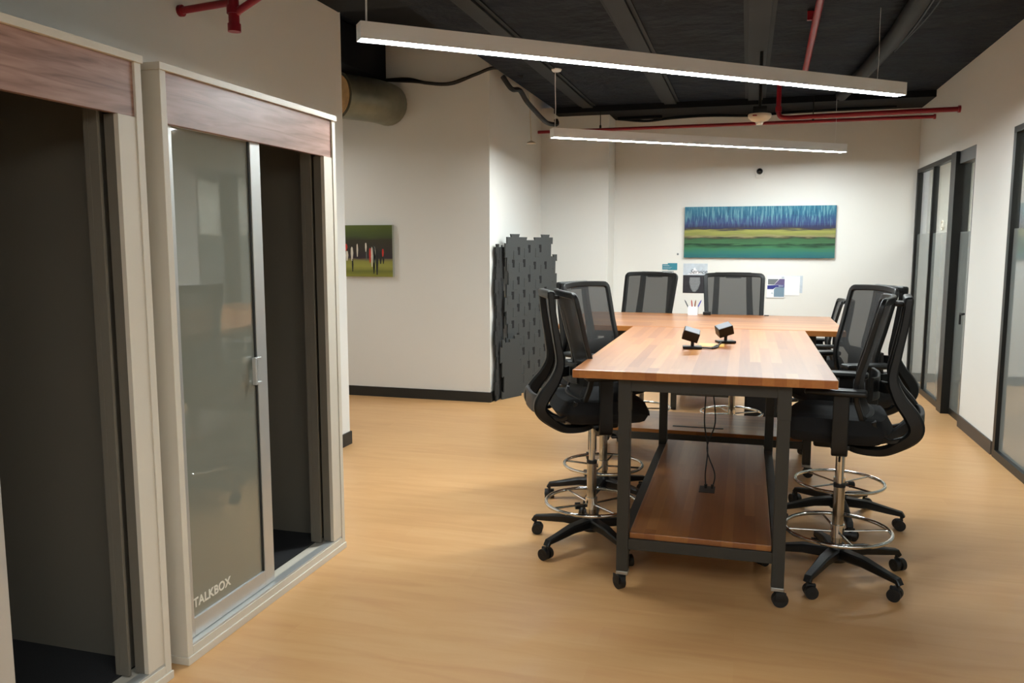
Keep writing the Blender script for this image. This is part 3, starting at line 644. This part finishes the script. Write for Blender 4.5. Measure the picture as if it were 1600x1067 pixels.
# ------------------------------------------------------------------ work tables
def table(label, cx, cy, top, frame, wood, H=1.005, casters=True, slot=None, rot=0, top_off=(0, 0), shelf_z=.25):
    tx, ty = top; fx, fy = frame; t = thing('work_table', label, 'table', (cx, cy, 0)); th = .036; lw = .052
    b = B(); box(b, top_off[0]-tx/2, top_off[0]+tx/2, top_off[1]-ty/2, top_off[1]+ty/2, H-th, H, .003); build('tabletop', b, wood, t)
    z0 = .088 if casters else .02
    for sx in (-1, 1):
        for sy in (-1, 1):
            x, y = sx*(fx-lw)/2, sy*(fy-lw)/2
            b = B(); box(b, x-lw/2, x+lw/2, y-lw/2, y+lw/2, z0, H-th-.001, .002); box(b, x-lw/2-.0015, x+lw/2+.0015, y-lw/2-.0015, y+lw/2+.0015, H-th-.15, H-th-.001, .001); build('leg', b, M['steel'], t)
            b = B()
            if casters:
                box(b, x-.027, x+.027, y-.027, y+.027, .07, .0875, .003); cs = build('caster', b, M['zinc'], t)
                b = B(); a = sx*.5+sy*.3; q = Matrix.Translation((x+.012*sx, y-.012, .034)) @ Matrix.Rotation(a, 4, 'Z')
                bb = b; cyl(bb, (0, -.013, 0), (0, .013, 0), .034, n=24); box(bb, -.022, .022, -.021, -.015, -.005, .036, .002); box(bb, -.022, .022, .015, .021, -.005, .036, .002)
                bmesh.ops.transform(bb, matrix=q, verts=bb.verts); build('wheel', bb, M['rubber'], cs, True)
            else:
                cyl(b, (x, y, 0), (x, y, .03), .025, n=16); build('foot', b, M['rubber'], t)
    for zc, h, nm in ((H-th-.03, .056, 'top_rail'), (shelf_z-.035, .048, 'lower_rail')):
        for s in (-1, 1):
            b = B(); y = s*(fy-lw)/2; box(b, -(fx/2-lw), fx/2-lw, y-lw/2+.004, y+lw/2-.004, zc-h/2, zc+h/2, .001); build(nm, b, M['steel'], t)
            b = B(); x = s*(fx-lw)/2; box(b, x-lw/2+.004, x+lw/2-.004, -(fy/2-lw), fy/2-lw, zc-h/2, zc+h/2, .001); build(nm, b, M['steel'], t)
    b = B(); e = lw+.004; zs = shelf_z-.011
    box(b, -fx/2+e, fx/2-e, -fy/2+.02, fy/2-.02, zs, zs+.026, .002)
    sh = build('shelf', b, M['shelfA_shaded'] if wood is M['butA'] else M['shelfB_shaded'], t)
    if slot:
        b = B(); box(b, slot[0], slot[1], slot[2], slot[3], zs+.026, zs+.028); build('cable_slot', b, M['rubber'], t)
    return t
ta = table('nearer butcher block work table on casters, ending toward the viewer', -.163, 4.463, (1.09, 1.985), (.72, 1.87), M['butA'], top_off=(-.012, 0), slot=(-.04, .04, -.22, -.1))
b = B(); box(b, -.075, .06, .0, .14, 1.0045, 1.0068, .0008); build('cable_port', b, M['brass'], ta)
tb = table('far butcher block work table set crosswise behind the nearer one', -.3, 5.98, (1.85, 1.1), (1.5, .68), M['butB'], top_off=(-.01, .04), slot=(-.17, .18, -.2, -.17))
table('lower work table with wooden shelf behind the far work table', -.36, 8.3, (.62, 1.3), (.58, 1.22), M['butA'], H=.74, casters=False, shelf_z=.2)
b = B(); box(b, .02, .30, 7.25, 7.7, .02, .62, .004); t = tag(build('pedestal_cabinet', b, M['plastic']), 'black pedestal cabinet on the floor behind the far table', 'cabinet')
b = B(); box(b, .035, .285, 7.235, 7.249, .05, .32, .002); build('drawer', b, M['fabric'], t); b = B(); box(b, .035, .285, 7.235, 7.249, .33, .6, .002); build('drawer', b, M['fabric'], t)
b = B(); box(b, .05, .28, 7.3, 7.66, 0, .02); build('plinth', b, M['rubber'], t)

# hanging cables under the near table
for off, lab in ((-.012, 'left black cable hanging from the near tabletop to its shelf'), (.022, 'right black cable hanging from the near tabletop to its shelf')):
    b = B(); x = -.168; y = 4.33
    tube(b, spline([(x+off, y, .968), (x+off*1.05-.002, y, .8), (x+off*1.6, y, .62), (x-off*.1, y, .48), (x+off*1.4+.01, y-.01, .35), (x+off+.01, y-.03, .275)], 8), .0035, 8)
    cyl(b, (x+off+.01, y-.03, .275), (x+off+.01, y-.03, .295), .008, n=8); tag(build('power_cable', b, M['rubber'], smooth=True), lab, 'cable')

# tabletop gadgets
def gadget(x, y, rz, tilt, label):
    t = thing('desk_sensor', label, 'gadget', (x, y, 1.005), rz)
    b = B(); box(b, -.05, .05, -.035, .035, .001, .014, .004); build('base', b, M['plastic'], t)
    b = B(); cyl(b, (0, 0, .012), (0, 0, .05), .009, n=12); bmesh.ops.create_uvsphere(b, u_segments=12, v_segments=8, radius=.013, matrix=Matrix.Translation((0, 0, .045))); build('stem', b, M['plastic'], t, True)
    q = Matrix.Translation((-.008, 0, .072)) @ Matrix.Rotation(tilt, 4, 'Y') @ Matrix.Rotation(.3, 4, 'X')
    b = B(); box(b, -.042, .042, -.03, .035, -.026, .026, .003, mtx=q); h = build('head', b, M['plastic'], t)
    b = B(); box(b, -.038, .038, -.027, .032, .0262, .028, mtx=q); build('top_face', b, M['screen'], h)
gadget(-.262, 4.36, .1, .28, 'left small black swivel box on the near tabletop')
gadget(-.1, 4.66, .35, -.3, 'right small black swivel box on the near tabletop, farther back')
b = B(); tube(b, spline([(-.22, 4.37, 1.0105), (-.19, 4.36, 1.011), (-.155, 4.36, 1.011), (-.135, 4.42, 1.011), (-.13, 4.55, 1.011), (-.12, 4.63, 1.011)], 6), .004, 8); tube(b, spline([(-.16, 4.36, 1.0105), (-.15, 4.40, 1.012), (-.14, 4.47, 1.011)], 6), .006, 8)
tag(build('gadget_cable', b, M['rubber'], smooth=True), 'short black cable joining the two swivel boxes on the table', 'cable')
# pen cup at the back edge of the far table
t = thing('pen_cup', 'white square cup holding pens on the back edge of the far table', 'cup', (-.39, 6.47, 1.005))
b = B(); w = .038
for a in ((-w, w, -w, -w+.003), (-w, w, w-.003, w), (-w, -w+.003, -w+.003, w-.003), (w-.003, w, -w+.003, w-.003)): box(b, *a, .001, .066, .0008)
box(b, -w, w, -w, w, 0, .003); build('cup_body', b, M['paper'], t)
for dx, dy, tx, ty, m, lab in ((-.02, 0, -.055, 0, 'pen_grey', 'grey pen leaning left in the white pen cup'), (-.005, .01, -.012, .01, 'pen_red', 'red pen standing upright in the white pen cup'),
                               (.01, -.005, .013, 0, 'pen_brown', 'brown pencil in the middle of the white pen cup'), (.018, .005, .05, .01, 'pen_blue', 'blue pen leaning right in the white pen cup')):
    b = B(); tube(b, [(-.39+dx*.6, 6.47+dy, 1.011), (-.39+(dx*.6+tx)*.9, 6.47+ty, 1.108)], .0045, 8); cyl(b, (-.39+(dx*.6+tx)*.9, 6.47+ty, 1.108), (-.39+(dx*.6+tx), 6.47+ty, 1.12), .0045, .0015, n=8)
    tag(build('pen', b, M[m]), lab, 'pen', 'pens in the cup')
b = B(); box(b, -.315, -.255, 6.46, 6.5, 1.0055, 1.03, .004); tag(build('eraser_block', b, M['plastic']), 'small black block beside the pen cup on the far table', 'block')
b = B(); box(b, .14, .175, 6.5, 6.52, 1.0055, 1.012, .002); tag(build('binder_clip', b, M['plastic']), 'tiny black clip on the back edge of the far table', 'clip')

# ------------------------------------------------------------------ foam mats in the corner
def puzzle(w, h, cell, rnd):
    pts = []
    def side(p, q, nrm):
        d = Vector(q)-Vector(p); L = d.length; d.normalize(); n = max(2, round(L/cell)); out = []
        for i in range(n):
            a = L*i/n; c = L*(i+1)/n; m = (a+c)/2; tw = (c-a)*.24; dep = .03*(1 if (i+rnd) % 2 else -1)
            for s, e in ((a, 0), (m-tw, 0), (m-tw*1.15, dep), (m+tw*1.15, dep), (m+tw, 0)): out.append(Vector(p)+d*s+Vector(nrm)*e)
        return out
    pts += side((0, 0), (w, 0), (0, -1)) if rnd > 5 else [Vector((0, 0))]
    pts += side((w, 0), (w, h), (1, 0)); pts += side((w, h), (0, h), (0, 1)); pts += side((0, h), (0, 0), (-1, 0))
    out = []
    for p in pts:
        if not out or (p-out[-1]).length > 1e-4: out.append(p)
    return [(p.x, p.y) for p in out]
def foam(label, p, ang, lean, w, h, m, rnd, holes=True):
    b = B(); th = .014
    q = Matrix.Translation(p) @ Matrix.Rotation(ang, 4, 'Z') @ Matrix.Rotation(PI/2+lean, 4, 'X')
    prism(b, puzzle(w, h, .27, rnd), q, th)
    if holes:
        rr = random.Random(rnd); ny = int(h/.15); nx = max(1, int(w/.2))
        for j in range(ny):
            for i in range(nx+1):
                x = .08+i*.2+(.1 if j % 2 else 0)+rr.uniform(-.01, .01); y = .1+j*.15+rr.uniform(-.015, .015)
                if x > w-.07: continue
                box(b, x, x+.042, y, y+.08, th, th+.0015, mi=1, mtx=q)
                box(b, x-.07, x+.005, y-.05, y+.045, th, th+.003, mi=0, mtx=q, bev=.001, seg=1)
    o = build('foam_mat', b, [M[m], M['foam_dark']]); tag(o, label, 'mat', 'interlocking foam mats in the corner'); return o
# mats: local x along the sheet, local y up, thickness toward the room after the rotation below
def stack():
    a = math.atan2(.85, .30)
    foam('front dark grey interlocking foam mat with slotted face, leaning in the corner', (-2.33, 7.86, 0.002), a, .012, .84, 1.62, 'foam', 3)
    foam('second foam mat, showing just behind the right edge of the slotted one', (-2.335, 7.96, 0.04), a, .012, .9, 1.4, 'foam', 4, False)
    foam('black foam mat at the left of the stack, nearest the wall end', (-2.36, 7.62, .002), PI/2+.02, .0, .3, 1.52, 'foam_black', 2)
    foam('short grey foam mat standing on the floor at the lower left of the stack', (-2.33, 7.73, .002), a-.1, .01, .3, .6, 'foam', 1, False)
stack()

# ------------------------------------------------------------------ pictures and papers
t = thing('wall_painting', 'wide blue and green abstract landscape painting on the back wall', 'painting', (-.73, YB, 1.39))
b = B(); box(b, 0, 1.69, -.035, -.002, 0, .6, .001); build('painted_panel', b, M['teal'], t)
t = thing('wall_painting', 'square green painting of blurred sports players on the far left wall', 'painting', (-3.93, YF, 1.225))
b = B(); box(b, 0, .54, -.04, -.002, 0, .515, .001); build('canvas', b, M['canvas_edge'], t)
b = B(); box(b, .002, .538, -.042, -.0401, .002, .513); build('painted_field', b, M['green'], t)
b = B()
def fig(x, z, w, h, m):
    b = B(); prism(b, [(x-w*.25, z), (x+w*.15, z), (x+w*.5, z+h*.55), (x+w*.3, z+h*.92), (x, z+h), (x-w*.35, z+h*.9), (x-w*.45, z+h*.5)], Matrix.Translation((0, -.042, 0)) @ Matrix.Rotation(PI/2, 4, 'X'), .0008); build('painted_figure', b, [M['fred'], M['fwhite'], M['fdark'], M['fgrey']][m], t)
k = .515/.68
for x, z, w, h, m in ((.03, .16, .03, .1, 1), (.02, .26, .035, .07, 0), (.085, .16, .03, .14, 1), (.09, .05, .02, .13, 2), (.145, .2, .018, .13, 1), (.24, .25, .02, .09, 1), (.245, .16, .012, .1, 3),
                      (.285, .14, .024, .15, 0), (.305, .1, .022, .2, 1), (.33, .07, .026, .24, 3), (.335, .16, .02, .14, 1), (.36, .02, .03, .26, 2), (.325, .03, .02, .12, 2), (.40, .13, .03, .13, 2), (.425, .2, .022, .08, 0), (.43, .13, .02, .08, 2)):
    fig(x+.01, z, w, h, m)
def flat(name, x0, x1, z0, z1, m, parent=None, d=.002, y=YB, off=0.001):
    b = B(); box(b, x0, x1, y-off-d, y-off, z0, z1); return build(name, b, m, parent)
# iceberg poster
t = thing('poster', 'black and white iceberg poster with script title above the pen cup', 'poster', (-.735, YB, .965))
def pf(name, x0, x1, z0, z1, m, off, d=.0015): b = B(); box(b, x0, x1, -off-d, -off, z0, z1); return build(name, b, m, t)
pf('poster_sky', 0, .285, .215, .355, M['poster_sky'], .001); pf('poster_water', 0, .285, 0, .215, M['poster_dark'], .001)
b = B()
prism(b, [(.05, .225), (.1, .25), (.125, .3), (.14, .31), (.15, .285), (.19, .25), (.24, .23)], Matrix.Translation((0, -.0025, 0)) @ Matrix.Rotation(PI/2, 4, 'X'), .0008)
build('iceberg_tip', b, M['paper'], t); b = B()
prism(b, [(.08, .19), (.2, .19), (.205, .12), (.18, .05), (.15, .015), (.12, .015), (.09, .06), (.075, .13)], Matrix.Translation((0, -.0025, 0)) @ Matrix.Rotation(PI/2, 4, 'X'), .0008)
build('iceberg', b, M['greyprint'], t)
text_mesh('title', 'Service', .07, M['ink'], t, Matrix.Translation((.075, -.005, .235)) @ Matrix.Rotation(PI/2, 4, 'X'), shear=.4, extrude=.0005)
b = B()
for i in range(9):
    z = .175-i*.018; w = .055-max(0, i-4)*.008; s = random.Random(i)
    x = .14-w
    while x < .14+w-.008:
        l = s.uniform(.008, .02); box(b, x, min(x+l, .14+w), -.0045, -.0034, z, z+.006); x += l+.004
build('pale_text_lines', b, M['ink_pale'], t)
# teal cards
t = flat('business_card', -.985, -.86, 1.245, 1.31, M['tealprint'], off=.004); tag(t, 'left of two overlapping teal cards on the back wall', 'card')
b = B(); box(b, -.975, -.9, YB-.0075, YB-.0062, 1.29, 1.296); box(b, -.975, -.87, YB-.0075, YB-.0062, 1.27, 1.273); box(b, -.975, -.885, YB-.0075, YB-.0062, 1.258, 1.261); build('pale_lines', b, M['poster_sky'], t)
t = flat('business_card', -.92, -.807, 1.24, 1.323, M['tealprint'], off=.001); tag(t, 'right of two overlapping teal cards, tucked under the left one', 'card')
t = flat('business_card', -.985, -.85, 1.16, 1.225, M['greyprint'], off=.001); tag(t, 'grey card on the wall just under the teal cards', 'card')
b = B(); cyl(b, (-.804, YB, 1.431), (-.804, YB-.008, 1.431), .012, n=16); tag(build('wall_hook', b, M['greyprint']), 'tiny grey hook on the back wall above the teal cards', 'hook')
# brochures
t = thing('brochure', 'printed navy and blue-grey brochure pinned on the back wall', 'brochure', (.235, YB, .925))
def bf(name, x0, x1, z0, z1, m, off, d=.0015): b = B(); box(b, x0, x1, -off-d, -off, z0, z1); return build(name, b, m, t)
bf('sheet', 0, .2, 0, .262, M['paper'], .008)
b = B(); R_ = Matrix.Translation((0, -.0097, 0)) @ Matrix.Rotation(PI/2, 4, 'X')
prism(b, [(.005, .1), (.07, .1), (.1, .125), (.195, .125), (.195, .155), (.1, .15), (.005, .145)], R_, .0006)
build('navy_band', b, M['navy'], t)
b = B(); prism(b, [(.08, .012), (.195, .012), (.195, .125), (.1, .122), (.08, .1)], R_, .0005); build('blue_grey_panel', b, M['bluegrey'], t)
b = B(); prism(b, [(.08, .152), (.195, .156), (.195, .222), (.14, .222)], R_, .0005); build('dusk_photo', b, M['dusk'], t)
b = B(); prism(b, [(.01, .155), (.08, .155), (.13, .22), (.01, .22)], R_, .0005); build('grey_photo', b, M['greyprint'], t)
b = B(); box(b, .13, .185, -.0112, -.0104, .135, .144); box(b, .012, .017, -.0108, -.0098, .232, .245); box(b, .16, .19, -.0108, -.0098, .228, .248); prism(b, [(.045, .045), (.075, .045), (.06, .07)], R_, .0008); build('small_marks', b, M['poster_sky'], t)
b = B(); box(b, .436, .6, YB-.0045, YB-.003, .955, 1.18); tag(build('paper_sheet', b, M['paper']), 'blank white sheet directly right of the printed brochure', 'paper')
b = B(); box(b, .5, .63, YB-.0025, YB-.001, .985, 1.185); tag(build('paper_sheet', b, M['poster_sky']), 'white sheet peeking out behind the blank one on the right', 'paper')
